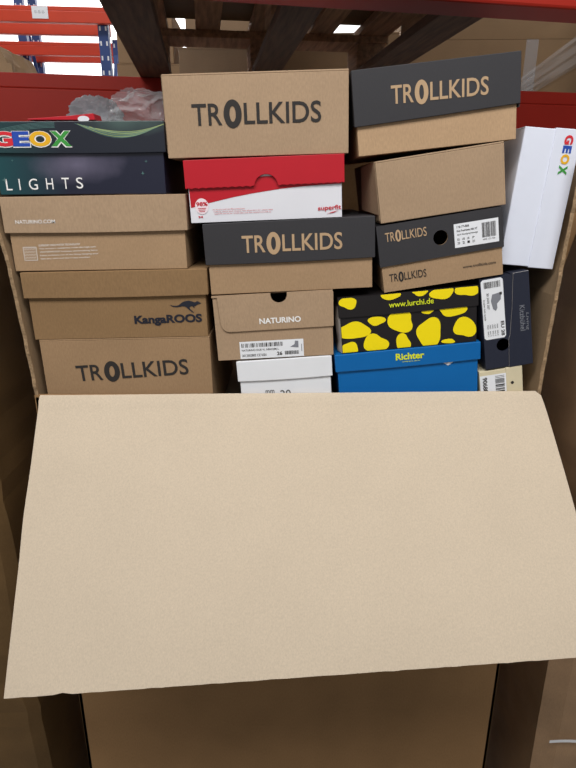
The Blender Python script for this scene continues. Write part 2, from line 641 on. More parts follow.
def side_wall(g, tab, sgn):
    zs = [0, .4, .8, 1.1]
    z = 1.12
    while z < HT:
        zs.append(z); z += .006
    zs.append(HT)
    ys = [0, .005, .015, .025, .04, .06, .1, .25, .4, .6]
    rr = random.Random(3 + sgn)
    V = []
    for z in zs:
        jag = (rr.random() - .5) * .0016 + .0012 * noise.noise(Vector((z * 30, sgn, 0))) if z > FZ else 0
        row = []
        for y in ys:
            x = interp(tab, z)
            x0 = math.copysign(.402, x)
            x = x0 + (x - x0) * (1 - .25 * y / .6)
            if sgn > 0:                      # right wall springs outwards behind its cut edge
                x += .034 * min(1, y / .015) * max(0, min(1, (z - 1.3) / .2))
            yy = y + (jag if y == 0 else 0)
            row.append(((x, yy, z), (x - sgn * T, yy + (jag * .5 if y == 0 else 0), z)))
        V.append(row)
    for i in range(len(zs) - 1):
        for j in range(len(ys) - 1):
            a, b, c, d = V[i][j], V[i][j + 1], V[i + 1][j + 1], V[i + 1][j]
            o = [a[0], b[0], c[0], d[0]]; n = [d[1], c[1], b[1], a[1]]
            if sgn < 0:
                o.reverse(); n.reverse()
            g.face(o, 'carton_out'); g.face(n, 'carton_in_shaded')
        a, d = V[i][0], V[i + 1][0]
        q = [a[0], d[0], d[1], a[1]]
        if sgn > 0:
            q.reverse()
        g.face(q, 'cut' if zs[i] > FZ - .02 else 'carton_out')
    top = V[-1]
    for j in range(len(ys) - 1):
        g.face([top[j][0], top[j + 1][0], top[j + 1][1], top[j][1]], 'cut')


g = Geo()
side_wall(g, LT, -1)
side_wall(g, RT, 1)
# lower front wall, back wall, bottom
g.box(-.4035, .3998, 0, T, .02, FZ, 'carton_out')
g.prism([(-.402, 0), (.400, 0), (.402, 1.2), (.42, 1.3), (.448, HT), (.445, 1.585), (-.43, 1.585), (-.422, HT), (-.412, 1.3)], .593, .6, 'carton_out')
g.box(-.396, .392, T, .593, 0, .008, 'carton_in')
g.build('body', ct)
g = Geo(); g.box(-.394, .391, .010, .590, 1.066, 1.0765, 'carton_in'); g.build('layer_pad', ct)

# the front flap, cut free along both sides and folded out towards the viewer
NL, NX = 40, 60
TLc, TRc = Vector((-.3945, 0, FZ)), Vector((.4005, 0, FZ + .007))
BLc, BRc = Vector((-.382, -.264, .803)), Vector((.4200, -.268, .880))
g = Geo()
P3 = []
for i in range(NL + 1):
    t = i / NL
    row = []
    for j in range(NX + 1):
        s = j / NX
        top = TLc.lerp(TRc, s)
        bot = BLc.lerp(BRc, s)
        p = top.lerp(bot, t)
        # board springs outwards a little between the fold and the free edge
        bul = math.sin(math.pi * min(1, t * 1.0)) ** .8 * (.003 + .004 * s)
        p += Vector((0, -.6, .75)) * bul
        if t < .05:
            p += Vector((0, -.35, .4)) * (.004 * math.sin(math.pi * t / .05))
        p += Vector((0, -.6, .75)) * (.0012 * noise.noise(Vector((s * 3, t * 3, 7))))
        if j == 0:
            p.x += .0014 * noise.noise(Vector((t * 40, 1, 0))) - .004 * math.exp(-((t - .45) / .12) ** 2) * .5
        if j == NX:
            p.x += .001 * noise.noise(Vector((t * 40, 5, 0))) - (.008 * math.exp(-t / .02))
        if i == NL:
            p.z += .0012 * noise.noise(Vector((s * 50, 2, 0))) + (.003 if abs(s - .105) < .006 else 0)
        row.append(p)
    P3.append(row)
thk = Vector((0, .75, -.65)) * .0065


def cr(i, j):
    return P3[i][j], P3[i][j] + thk


for i in range(NL):
    for j in range(NX):
        q = [P3[i][j], P3[i + 1][j], P3[i + 1][j + 1], P3[i][j + 1]]
        g.face(q, 'carton_in')
        g.face([p + thk for p in reversed(q)], 'carton_out')
for i in range(NL):
    g.face([P3[i][0], P3[i][0] + thk, P3[i + 1][0] + thk, P3[i + 1][0]], 'cut')
    g.face([P3[i][NX], P3[i + 1][NX], P3[i + 1][NX] + thk, P3[i][NX] + thk], 'cut')
for j in range(NX):
    g.face([P3[NL][j], P3[NL][j] + thk, P3[NL][j + 1] + thk, P3[NL][j + 1]], 'cut')
    g.face([P3[0][j], P3[0][j + 1], P3[0][j + 1] + thk, P3[0][j] + thk], 'carton_in')
fl = g.build('front_flap', ct)
bm = bmesh.new(); bm.from_mesh(fl.data); bmesh.ops.remove_doubles(bm, verts=bm.verts[:], dist=.00001); bm.to_mesh(fl.data); bm.free()
for p in fl.data.polygons:
    p.use_smooth = p.material_index in (0, 1)
md = fl.modifiers.new('split', 'EDGE_SPLIT'); md.split_angle = R(40)
fl['label'] = 'pale inner face of the folded front flap'

# ------------------------------------------------------------------ neighbouring cartons
def neighbour(label, poly, h, key, tapes=()):
    t = thing('carton', label, 'carton')
    b = Geo()
    n = len(poly); zs = [i * h / 40 for i in range(41)]
    rows = []
    for z in zs:
        row = []
        for i in range(n):
            (xa, ya), (xb, yb) = poly[i], poly[(i + 1) % n]
            ln = math.hypot(xb - xa, yb - ya); k = max(1, int(ln / .04))
            for q in range(k):
                x, y = xa + (xb - xa) * q / k, ya + (yb - ya) * q / k
                d = .006 * noise.noise(Vector((x * 5, y * 5, z * 3))) + .0025 * noise.noise(Vector((x * 2, y * 2, z * 26)))
                row.append((x + d, y + d, z))
        rows.append(row)
    m = len(rows[0])
    for i in range(40):
        for j in range(m):
            k = (j + 1) % m
            b.face([rows[i][j], rows[i][k], rows[i + 1][k], rows[i + 1][j]], key)
    b.face(rows[-1], key)
    b.face(list(reversed(rows[0])), key)
    o = b.build('body', t)
    bm = bmesh.new(); bm.from_mesh(o.data); bmesh.ops.remove_doubles(bm, verts=bm.verts[:], dist=.00001); bm.to_mesh(o.data); bm.free()
    for tp in tapes:
        tp(t)
    return t


neighbour('plain brown carton standing left of the open shoe box carton', [(-1.05, -.01), (-.505, -.005), (-.487, .012), (-.487, .5), (-1.05, .5)], 1.40, 'carton_dark')


def wrap_tape(t):
    b = Geo()
    for i in range(20):
        x0, x1 = .512 + i * .02, .512 + (i + 1) * .02
        za, zb = .424 + .002 * math.sin(i), .424 + .002 * math.sin(i + 1)
        ya, yb = -.016, -.016
        b.face([(x0, ya, za), (x1, yb, zb), (x1, yb, zb + .007), (x0, ya, za + .007)], 'film_white')  # clear tape, its glint put into the whitish colour of the strip
    b.build('tape', t)


M['carton_wrap'] = kraft('film_wrapped_board', (170, 136, 102), rough=.42, blotch=.16, spec=.5)
neighbour('brown film wrapped carton standing right of the open shoe box carton', [(.499, .012), (.535, -.006), (1.05, -.006), (1.05, .55), (.499, .55)], 1.52, 'carton_wrap', (wrap_tape,))

# ------------------------------------------------------------------ shoe boxes
S = .9765           # measured drawing scale of the stack
YF = .009           # front plane of the stack
UP = .003


def place(label, cx, z, roll, y=YF, quarter=None, group=None):
    """quarter = (world width, world height) when the box stands on its side, its lid to the right"""
    r = R(roll)
    if quarter:
        w, h = quarter
        a, b = -w / 2, h / 2
        x = cx + a * math.cos(r) - b * math.sin(r)
        zz = z + UP + a * math.sin(r) + b * math.cos(r)
        return thing('shoe_box', label, 'shoe box', (x, y, zz), (0, R(90) - r, 0), group)
    return thing('shoe_box', label, 'shoe box', (cx, y, z + UP), (0, -r, 0), group)


BT = .002


def base_shell(g, W, H, D, key, front='plain', hole=None, poly=None, side=None):
    """open-topped tray; local origin at the bottom front centre"""
    x0, x1 = -W / 2, W / 2
    sk = side or key
    if hole:
        g.holed(x0, x1, 0, H, *hole, 0, BT, key)
    else:
        g.prism(poly or [(x0, 0), (x1, 0), (x1, H), (x0, H)], 0, BT, key)
    g.box(x0, x1, D - BT, D, 0, H, key)
    g.box(x0, x0 + BT, BT, D - BT, 0, H, sk)
    g.box(x1 - BT, x1, BT, D - BT, 0, H, sk)
    g.box(x0 + BT, x1 - BT, BT, D - BT, 0, BT, key)


def lid_shell(g, W, z0, z1, D, ov, key, poly=None, hole=None, quad=None, edge=None, sag=.0012):
    x0, x1 = -W / 2 - ov, W / 2 + ov
    ya, yb = -ov, D + ov
    if hole:
        g.holed(x0, x1, z0, z1, *hole, ya, ya + BT, key, quad)
    else:
        if poly is None:
            n = 8
            poly = [(x0 + (x1 - x0) * i / n, z0 - sag * math.sin(math.pi * i / n)) for i in range(n + 1)] + [(x1, z1), (x0, z1)]
        g.prism(poly, ya, ya + BT, key, edge)
    g.box(x0, x1, yb - BT, yb, z0, z1, key)
    g.box(x0, x0 + BT, ya + BT, yb - BT, z0, z1, key)
    g.box(x1 - BT, x1, ya + BT, yb - BT, z0, z1, key)
    g.box(x0 + BT, x1 - BT, ya + BT, yb - BT, z1 - BT, z1, key)


def wordmark(g, x0, z0, x1, z1, y, key, ang=0, bold=.012):
    """TR + large ring O + LLKIDS"""
    w, h = x1 - x0, z1 - z0
    c, s = math.cos(R(ang)), math.sin(R(ang))

    def at(u):
        return x0 + u * w * c, z0 + u * w * s
    a = at(0); g.text('TR', a[0], a[1], w * .232, h, y, key, bold, ang)
    o = at(.315)
    g.ring(o[0] - .5 * h * s * 0, o[1] + h * .5, w * .070, h * .66, w * .046, y, key)
    a = at(.402); g.text('LLKIDS', a[0], a[1], w * .598, h, y, key, bold, ang)


GAP = .0006

# --- top middle: plain kraft box with black wordmark
W, H, D = .2540, .1064, .30
b = place('kraft shoe box with large black lettering on top of the red-lidded box', -.0418, 1.4940, 1.6)
g = Geo(); base_shell(g, W, H - .0025, D, 'kraft'); body = g.build('base', b, .0007)
g = Geo(); g.box(-W / 2, W / 2, 0, D, H - .0025, H, 'kraft'); g.box(-W / 2 - .0016, -W / 2, .004, D, .006, H, 'kraft'); g.build('lid', b, .0008)
g = Geo(); wordmark(g, -.0915 * S, .0420 * S, .0914 * S, .0702 * S, -GAP, 'black_ink', 0); g.build('lettering', body)

# --- top right: black lid over kraft base
W, H, D, ov = .2200, .1074, .30, .0039
b = place('shoe box with charcoal lid and tan lettering, topmost at the right', .2095, 1.5044, 6.0)
g = Geo(); base_shell(g, W, H - .004, D, 'kraft_c'); g.build('base', b, .0007)
g = Geo()
x0, x1 = -W / 2 - ov, W / 2 + ov
lid_shell(g, W, H - .067, H + .0015, D, ov, 'black', poly=[(x0, H - .0695), (0, H - .0665), (x1, H - .0625), (x1, H + .0015), (x0, H + .0015)])
l = g.build('lid', b, .0008)
g = Geo(); wordmark(g, -.0636 * S, .0632 * S, .0718 * S, .0868 * S, -ov - GAP, 'tan_ink', -.8); g.build('lettering', l)

# --- red and white box
W, H, D, ov, lh = .2197, .0840, .30, .0039, .0371
b = place('red-lidded shoe box with a white and red front', -.0312, 1.4069, 2.3)
g = Geo(); base_shell(g, W, H - .003, D, 'pale_grey', side='red')
sw = [(-.1110, .0215), (-.0900, .0262), (-.0673, .0307), (-.0450, .0347), (-.0225, .0380), (.0, .0408), (.022, .0432), (.044, .0448), (.0662, .0459), (.0900, .0466), (.1120, .0470)]
sw = [(max(-W / 2 + .0004, min(W / 2 - .0004, x * S)), z * S) for x, z in sw]
g.flat(sw + [(W / 2 - .0004, .060), (-W / 2 + .0004, .060)], -.0004, 'red')
g.disc(-.0948 * S, .0232 * S, .0098, .0110, -.0007, 'badge')
bs = g.build('base', b)
g = Geo()
g.text('98%', -.1030 * S, .0235 * S, .0165, .0058, -.0011, 'red_ink', .03)
for k, (u, w) in enumerate(((-.101, .012), (-.100, .010), (-.099, .008))):
    g.rect(u * S, .0200 * S - k * .0022, u * S + w, .0200 * S - k * .0022 + .0008, -.0011, 'red_ink')
g.flat([(-.0985, .0095), (-.0955, .0085), (-.0925, .0095), (-.0925, .0065), (-.0955, .0080), (-.0985, .0065)], -.0011, 'red_ink')
g.build('badge_lettering', bs)
g = Geo()
g.text('superfit', .0772 * S, .0085 * S, .0335, .0082, -.0009, 'red_ink', .02, 1.5)
g.prism([(.088, .0055), (.097, .0062), (.105, .0095), (.096, .0075)], -.0010, -.0008, 'red_ink')
g.build('lettering', bs)
g = Geo()
g.text('the shoe box made from 98% recycled board', -.0790 * S, .0165 * S, .046, .0022, -.0009, 'red_ink')
g.text('reduce, reuse and recycle this shoe box for every step', -.0780 * S, .0135 * S, .086, .0022, -.0009, 'red_ink')
g.text('superfit cares for small feet and the world around us', -.0770 * S, .0105 * S, .082, .0022, -.0009, 'red_ink')
g.build('lettering', bs)
g = Geo()
x0, x1 = -W / 2 - ov, W / 2 + ov
z0 = H - lh
pts = []
n = 200
for i in range(n + 1):
    x = x0 + (x1 - x0) * i / n
    r = .0165
    d = x - .002
    if abs(d) < r:
        pts.append((x, z0 + math.sqrt(r * r - d * d) * .95))
    else:
        pts.append((x, z0 + .0013 * abs(math.sin(x * 300)) - .0005))
lid_shell(g, W, z0, H + .0015, D, ov, 'red', poly=pts + [(x1, H + .0015), (x0, H + .0015)])
g.build('lid', b, .0006)

# --- black lid, kraft base, in the middle
W, H, D, ov, lh = .2440, .1025, .31, .0039, .0576
b = place('shoe box with charcoal lid and tan lettering, directly below the red and white box', .0055, 1.3031, 2.7)
g = Geo(); base_shell(g, W, H - .003, D, 'kraft_b'); g.build('base', b, .0007)
g = Geo(); lid_shell(g, W, H - lh, H + .0015, D, ov, 'black'); l = g.build('lid', b, .0008)
g = Geo(); wordmark(g, -.0716 * S, .0616 * S, .0795 * S, .0868 * S, -ov - GAP, 'tan_ink', -.4); g.build('lettering', l)

# --- kraft box with thumb notch and size label
W, H, D = .1816, .1025, .29
b = place('kraft shoe box with thumb notch and white barcode label, lower middle', -.0190, 1.1980, 3.2)
g = Geo()
nx, nr = .0106 * S, .0125
arc = [(nx + nr * math.cos(R(a)), H - .003 + nr * math.sin(R(a))) for a in range(360, 179, -12)]
base_shell(g, W, H - .003, D, 'kraft', poly=[(-W / 2, 0), (W / 2, 0), (W / 2, H - .003)] + arc + [(-W / 2, H - .003)])
bs = g.build('base', b, .0007)
g = Geo()
g.box(-W / 2 - .001, W / 2 + .0015, .012, D, H - .0026, H, 'kraft')
g.box(-W / 2 - .001, nx - nr, -.002, .012, H - .0026, H, 'kraft')
g.box(nx + nr, W / 2 + .0015, -.002, .012, H - .0026, H, 'kraft')
fx0, fx1, fz = -W / 2 + .010, W / 2 + .0013, .0470 * S
cor = [(fx0 + .013 - .013 * math.cos(R(a)), fz + .013 - .013 * math.sin(R(a))) for a in range(0, 91, 15)]
arc = [(nx + nr * math.cos(R(a)), H - .0026 + nr * math.sin(R(a))) for a in range(360, 179, -12)]
g.prism([(fx0 - .003, H - .0026)] + cor + [(fx1, fz + .001), (fx1 + .001, H - .0026)] + arc, -.0024, -.0006, 'kraft')
l = g.build('lid', b)
g = Geo(); g.text('NATURINO', -.0222 * S, .0572 * S, .0655 * S, .0092 * S, -.0030, 'white_ink', .03, .4); g.build('lettering', l)
g = Geo()
a = -1.0
lx0, lx1, lz0, lz1 = -.0568 * S, .0454 * S, .0010, .0295 * S
g.rect(lx0, lz0, lx1, lz1, -.0006, 'label')
g.bars(lx0 + .003, lz1 - .0095, lx0 + .067, lz1 - .0030, -.0009, 'black_ink', 5)
g.text('NATURINO DUB VL NERO(M).L', lx0 + .003, lz1 - .0165, .058, .0040, -.0009, 'black_ink', .012)
g.text('2013502802 CZ 0301', lx0 + .003, lz1 - .0245, .038, .0040, -.0009, 'black_ink', .012)
g.text('26', lx0 + .0575, lz1 - .0245, .0085, .0060, -.0009, 'black_ink', .03)
g.bars(lx0 + .070, lz1 - .0240, lx0 + .092, lz1 - .0180, -.0009, 'black_ink', 8)
# little line drawing of a shoe
g.prism([(lx1 - .021, lz1 - .0120), (lx1 - .008, lz1 - .0135), (lx1 - .008, lz1 - .0030), (lx1 - .013, lz1 - .0025), (lx1 - .014, lz1 - .0080)], -.0009, -.0007, 'grey_ink')
g.rect(lx1 - .0035, lz0 + .008, lx1 - .0025, lz1 - .008, -.0009, 'grey_ink')
g.build('size_label', bs)

# --- white box at the lip
W, H, D, ov, lh = .1445, .1152, .29, .0029, .0312
b = place('white shoe box peeking over the folded flap', +.0015, 1.0805, 4.0)
g = Geo(); base_shell(g, W, H - .003, D, 'white'); bs = g.build('base', b, .0007)
g = Geo(); lid_shell(g, W, H - lh, H + .0015, D, ov, 'white'); g.build('lid', b, .0008)
g = Geo()
g.text('mm', -.0330, .0600, .014, .006, -GAP, 'black_ink')
g.text('20', -.0095, .0530, .0165, .0115, -GAP, 'black_ink', .0)
g.build('lettering', bs)

# --- blue box
W, H, D, ov, lh = .2207, .1260, .32, .0034, .0264
b = place('blue shoe box with yellow lettering on its lid', .1985, 1.0868, 5.6)
g = Geo(); base_shell(g, W, H - .003, D, 'blue'); g.build('base', b, .0007)
g = Geo(); lid_shell(g, W, H - lh, H + .0015, D, ov, 'blue')
g.flat([(.055, .0990), (.073, .0990), (.064, .0930)], -.0006, 'pale_grey')
l = g.build('lid', b, .0008)
g = Geo()
g.text('Richter', -.0190 * S, .1128 * S, .0455 * S, .0112 * S, -ov - GAP, 'lime', .03)
g.text('children\'s shoes', -.0085 * S, .1088 * S, .0285 * S, .0022, -ov - GAP, 'lime')
g.build('lettering', l)

# --- black box with yellow blobs
W, H, D, ov, lh = .2090, .0859, .30, .0020, .0293
b = place('black shoe box with yellow blobs lying on the blue box', .1895, 1.2152, 5.4)


def blob(g, px, py, rx, ry, zlo, zhi, y, half, seed):
    rr = random.Random(seed)
    u = (px - 32) / 512
    vt = (py - (75 - 30 * u)) / 205
    cx, cz = (u - .5) * W, H * (1 - vt)
    ax, az = rx / 512 * W, ry / 205 * H
    ph = [rr.random() * 6.28 for _ in range(3)]
    am = (.10, .09, .04)
    poly = []
    for i in range(40):
        t = 2 * math.pi * i / 40
        k = 1 + sum(am[q] * math.sin((q + 2) * t + ph[q]) for q in range(3))
        poly.append((cx + ax * k * math.cos(t), cz + az * k * math.sin(t)))

    def clip(pts, f, cut):
        out = []
        for i in range(len(pts)):
            p, q = pts[i], pts[(i + 1) % len(pts)]
            a, b_ = f(p), f(q)
            if a >= 0:
                out.append(p)
            if (a >= 0) != (b_ >= 0):
                t = a / (a - b_)
                out.append((p[0] + (q[0] - p[0]) * t, p[1] + (q[1] - p[1]) * t))
        return out
    for f in (lambda p: p[0] + half, lambda p: half - p[0], lambda p: p[1] - zlo, lambda p: zhi - p[1]):
        poly = clip(poly, f, 0)
        if len(poly) < 3:
            return
    g.flat(poly, y, 'yellow')


g = Geo(); base_shell(g, W, H - .003, D, 'blob_black', side='edge_pale')
zl = H - lh
for k, (px, py, rx, ry) in enumerate(((80, 195, 58, 34), (168, 160, 30, 18), (258, 165, 50, 40), (366, 212, 50, 52), (455, 128, 48, 26), (360, 132, 20, 9),
                                      (160, 247, 46, 36), (265, 245, 28, 32), (500, 195, 42, 38), (437, 246, 25, 9), (62, 262, 30, 26))):
    blob(g, px, py, rx, ry, .0006, zl + .004, -GAP, W / 2 - .0006, k + 3)
g.build('base', b)
g = Geo(); lid_shell(g, W, zl, H + .0012, D, ov, 'blob_black', sag=.0008)
for k, (px, py, rx, ry) in enumerate(((65, 90, 32, 22), (222, 66, 34, 18), (333, 58, 30, 13), (415, 62, 42, 26), (505, 52, 42, 28))):
    blob(g, px, py, rx, ry, zl + .0005, H + .0008, -ov - GAP, W / 2 + ov - .0008, k + 40)
l = g.build('lid', b)
g = Geo(); g.text('www.lurchi.de', -.0300 * S, .0735 * S - .006, .0695 * S, .0088, -ov - GAP * 1.6, 'lime', .01, .6); g.build('lettering', l)
# scuffed pale end flap
g = Geo()
pz = [0, .014, .03, .045, .06, .072]
px = [-.0062, -.0040, -.0055, -.0062, -.0046, -.0030]
for i in range(5):
    g.face([(-W / 2 - .0002, -.001, pz[i]), (-W / 2 - .0002, -.001, pz[i + 1]), (-W / 2 + px[i + 1], .02, pz[i + 1]), (-W / 2 + px[i], .02, pz[i])][::-1], 'edge_pale')
    g.face([(-W / 2 + px[i], .02, pz[i]), (-W / 2 + px[i + 1], .02, pz[i + 1]), (-W / 2 + px[i + 1] + .002, .12, pz[i + 1]), (-W / 2 + px[i] + .002, .12, pz[i])][::-1], 'edge_pale')
e = g.build('end_flap', b); e['label'] = 'scuffed white end flap'

# --- tilted kraft box with charcoal lid and size label
W, H, D, ov, lh = .1787, .0967, .28, .0024, .0566
b = place('tilted kraft box whose charcoal lid has a finger hole and a white barcode label', .2345, 1.3146, 9.0)
hx, hz, hr = .0067 * S - .0062, .0698 * S, .0108
g = Geo(); base_shell(g, W, H - .003, D, 'kraft_b', hole=(hx, hz, hr)); bs = g.build('base', b)
g = Geo()
x0, x1 = -W / 2 - ov, W / 2 + ov
lid_shell(g, W, H - lh, H + .0015, D, ov, 'black', hole=(hx, hz, hr), quad=[(x0, H - lh - .0015), (x1, H - lh + .001), (x1, H + .0015), (x0, H + .0015)])
l = g.build('lid', b)
g = Geo(); wordmark(g, -.0822 * S, .0760 * S, -.0199 * S, .0893 * S, -ov - GAP, 'tan_ink', 0, .004); g.build('lettering', l)
g = Geo()
lx0, lx1, lz0, lz1 = .0206 * S, .0868 * S, .0510 * S, .0860 * S
y = -ov - GAP
g.rect(lx0, lz0, lx1, lz1, y, 'label')
for i, (tx, w) in enumerate((('178-77-888', .018), ('Kids Fredrikstad Mid XT', .030), ('dark blue/grey/orange', .030))):
    g.text(tx, lx0 + .004, lz1 - .0062 - i * .0056, w, .0030, y - .0003, 'black_ink', .012)
for i in range(4):
    g.text(('EU', 'US', 'UK', 'JP')[i], lx0 + .004 + i * .0072, lz1 - .0240, .0036, .0030, y - .0003, 'black_ink', .012)
    g.text(('33', '2', '1', '21')[i], lx0 + .004 + i * .0072, lz1 - .0296, .0036, .0034, y - .0003, 'black_ink', .012)
g.bars(lx0 + .0405, lz0 + .009, lx1 - .004, lz1 - .004, y - .0003, 'black_ink', 12)
g.text('4045 123 456', lx0 + .041, lz0 + .0050, .018, .0022, y - .0003, 'black_ink')
g.build('size_label', l)
g = Geo()
wordmark(g, -.0815 * S, .0150 * S, -.0247 * S, .0268 * S, -GAP, 'black_ink', 0, .004)
g.build('lettering', bs)
g = Geo()
g.text('www.trollkids.com', .0311 * S, .0182 * S, .0500 * S, .0042, -GAP, 'black_ink', .01)
g.build('lettering', bs)

# --- plain kraft box on it
W, H, D = .1816, .0859, .27
b = place('unprinted kraft box tilted between two boxes with charcoal lids', .2256, 1.4149, 8.6)
g = Geo(); base_shell(g, W, H - .0025, D, 'kraft'); g.build('base', b, .0009)
g = Geo(); g.box(-W / 2, W / 2, 0, D, H - .0025, H, 'kraft'); g.build('lid', b, .0008)
g = Geo()
g.prism([(-W / 2 - .0012, .004), (-W / 2 - .0005, .004), (-W / 2 - .0005, H), (-W / 2 - .0012, H)], .002, .2, 'kraft')
g.face([(-W / 2 - .0008, .004, H), (-W / 2 - .012, .07, H - .004), (-W / 2 - .016, .08, .02), (-W / 2 - .0008, .006, .012)], 'kraft')
g.face([(-W / 2 - .0008, .006, .012), (-W / 2 - .015, .082, .02), (-W / 2 - .011, .072, H - .004), (-W / 2 - .0008, .006, H)], 'kraft')
g.build('side_flap', b)
g = Geo()
g.face([(W / 2 + .0008, .004, H), (W / 2 + .0008, .006, .004), (W / 2 + .007, .05, .02), (W / 2 + .006, .05, H - .010)], 'kraft')
g.face([(W / 2 + .0008, .006, H), (W / 2 + .005, .052, H - .010), (W / 2 + .006, .052, .02), (W / 2 + .0008, .008, .004)], 'kraft')
g.build('side_flap', b)

# --- white box standing on end
b = place('white shoe box standing on end, coloured letters on its lid', .3610, 1.3372, -4.4, y=.022, quarter=(.0815, .1953))
W, H, D, ov, lh = .1953, .0815, .17, .0015, .0380
g = Geo(); base_shell(g, W - 2 * ov, H - .002, D, 'white_blue'); g.build('base', b, .001)
g = Geo(); lid_shell(g, W - 2 * ov, H - lh, H, D, ov, 'white_blue', sag=0); l = g.build('lid', b, .001)
g = Geo()
lx = -.0915 * S
for ch, w, k in (('G', .0125, 'g_red'), ('E', .0100, 'g_blue'), ('O', .0135, 'g_yellow'), ('X', .0130, 'g_green')):
    g.text(ch, lx, .0625 * S - .003, w, .0125, -ov - GAP, k, .05)
    lx += w + .0014
g.build('lettering', l)

# --- navy box on its side
b = place('navy shoe box on its side with white shoe label and finger hole', .3500, 1.1834, 10.2, quarter=(.0732, .1465))
W, H, D, ov, lh = .1465, .0732, .27, .0015, .033
Wb = W - 2 * ov
g = Geo(); base_shell(g, Wb, H - .002, D, 'navy', hole=(.0355, .0290, .0100)); bs = g.build('base', b)
g = Geo()
x0, x1 = -W / 2, W / 2
lid_shell(g, Wb, H - .026, H, D, ov, 'navy', poly=[(x0, H - .0230), (-.02, H - .0275), (.022, H - .0330), (.0265, H - .0350), (x1, H - .0370), (x1, H), (x0, H)], edge='edge_pale')
l = g.build('lid', b)
g = Geo()
y = -ov - GAP
g.text('Kitzb\u00fchel', -.0225, .0565, .0400, .0078, y, 'grey_ink', .0)
g.text('Living', -.0105, .0650, .0270, .0052, y, 'grey_ink', .0, italic=.3)
g.build('lettering', l)
g = Geo()
lx0, lx1, lz0, lz1 = -.0705, .0235, .0012, .0345
y = -GAP
c = .003
g.flat([(lx0 + c, lz0), (lx1 - c, lz0), (lx1, lz0 + c), (lx1, lz1 - c), (lx1 - c, lz1), (lx0 + c, lz1), (lx0, lz1 - c), (lx0, lz0 + c)], y, 'label')
y -= .0003
g.bars(lx0 + .004, lz0 + .004, lx0 + .0135, lz1 - .004, y, 'black_ink', 21, vertical=False)
g.text('EU 28', lx1 - .0265, lz1 - .0070, .0230, .0052, y, 'black_ink', .03)
g.text('30 3470 207', lx0 + .021, lz0 + .0075, .0250, .0034, y, 'black_ink', .005)
g.text('Sneaker kids textile', lx0 + .030, lz0 + .0020, .0330, .0028, y, 'black_ink', .0)
for i in range(5):
    g.text('mat' + 'abcde'[i], lx1 - .0235, lz0 + .0055 + i * .0036, .0065, .0022, y, 'black_ink', .0)
    g.text('text ' + 'abcde'[i], lx1 - .0135, lz0 + .0055 + i * .0036, .0085, .0022, y, 'black_ink', .0)
# picture of a small grey shoe
g.flat([(lx0 + .022, lz0 + .0300), (lx0 + .024, lz0 + .0160), (lx0 + .034, lz0 + .0135), (lx0 + .0465, lz0 + .0160), (lx0 + .0500, lz0 + .0200), (lx0 + .0460, lz0 + .0225), (lx0 + .0390, lz0 + .0225), (lx0 + .0330, lz0 + .0285), (lx0 + .0270, lz0 + .0290)], y, 'grey_ink')
g.prism([(lx0 + .022, lz0 + .0270), (lx0 + .026, lz0 + .0270), (lx0 + .026, lz0 + .0305), (lx0 + .022, lz0 + .0305)], y - .0003, y - .0001, 'black_ink')
g.build('size_label', bs)

# --- cream box beneath it
b = place('cream shoe box with barcode below the navy box', .3530, 1.0792, 9.4, quarter=(.0675, .1025))
W, H, D, ov, lh = .1025, .0675, .27, .001, .0260
Wb = W - 2 * ov
g = Geo(); base_shell(g, Wb, H - .002, D, 'cream'); bs = g.build('base', b, .0007)
g = Geo(); lid_shell(g, Wb, H - lh, H, D, ov, 'cream', sag=0)
g.disc(-.0255, H - .0165, .0025, .0025, -ov - .0006, 'black_ink')
g.build('lid', b, .0008)
g = Geo()
g.rect(-W / 2 + .008, .0005, .030, .0440, -GAP, 'label')
g.bars(-W / 2 + .011, .0245, .022, .0390, -GAP - .0003, 'black_ink', 31)
g.text('9068842', -W / 2 + .011, .0045, .036, .0075, -GAP - .0003, 'black_ink', .03)
g.build('size_label', bs)

# --- left column, bottom up
W, H, D = .2656, .1514, .32
b = place('kraft shoe box with large black lettering at the flap, bottom of the left stack', -.2519, 1.0783, 1.2)
g = Geo(); base_shell(g, W, H - .0025, D, 'kraft_e'); bs = g.build('base', b, .0007)
g = Geo(); g.box(-W / 2, W / 2, 0, D, H - .0025, H, 'kraft_e'); g.build('lid', b, .0008)
g = Geo(); wordmark(g, -.0830 * S, .0845 * S, .0995 * S, .1110 * S, -GAP, 'black_ink', 2.6); g.build('lettering', bs)

W, H, D, ov, lh = .2695, .1025, .31, .0049, .0371
b = place('kraft shoe box with a leaping kangaroo mark in dark blue', -.2588, 1.2300, 1.2)
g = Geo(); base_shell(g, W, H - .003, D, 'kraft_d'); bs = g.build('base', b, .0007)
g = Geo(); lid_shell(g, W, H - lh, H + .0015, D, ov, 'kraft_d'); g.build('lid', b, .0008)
g = Geo()
g.text('KangaROOS', .0234 * S, .0185 * S, .1070 * S, .0172 * S, -GAP, 'ink_navy', .042, .6)
roo = [(297, 68), (318, 76), (340, 78), (358, 72), (372, 58), (392, 46), (418, 41), (440, 46), (456, 54), (466, 52), (474, 44), (478, 50), (486, 48), (484, 54), (498, 60), (494, 66), (480, 68), (470, 74), (460, 84),
       (452, 82), (456, 92), (450, 96), (444, 84), (432, 84), (424, 92), (426, 102), (438, 116), (450, 130), (444, 132), (428, 118), (412, 102), (404, 90), (392, 84), (376, 82), (362, 86), (342, 88), (318, 84)]
g.flat([((.0805 + (x - 297) * .0505 / 203) * S, (.0388 + (130 - y) * .000213) * S) for x, y in roo][::-1], -GAP, 'ink_navy')
g.build('lettering', bs)

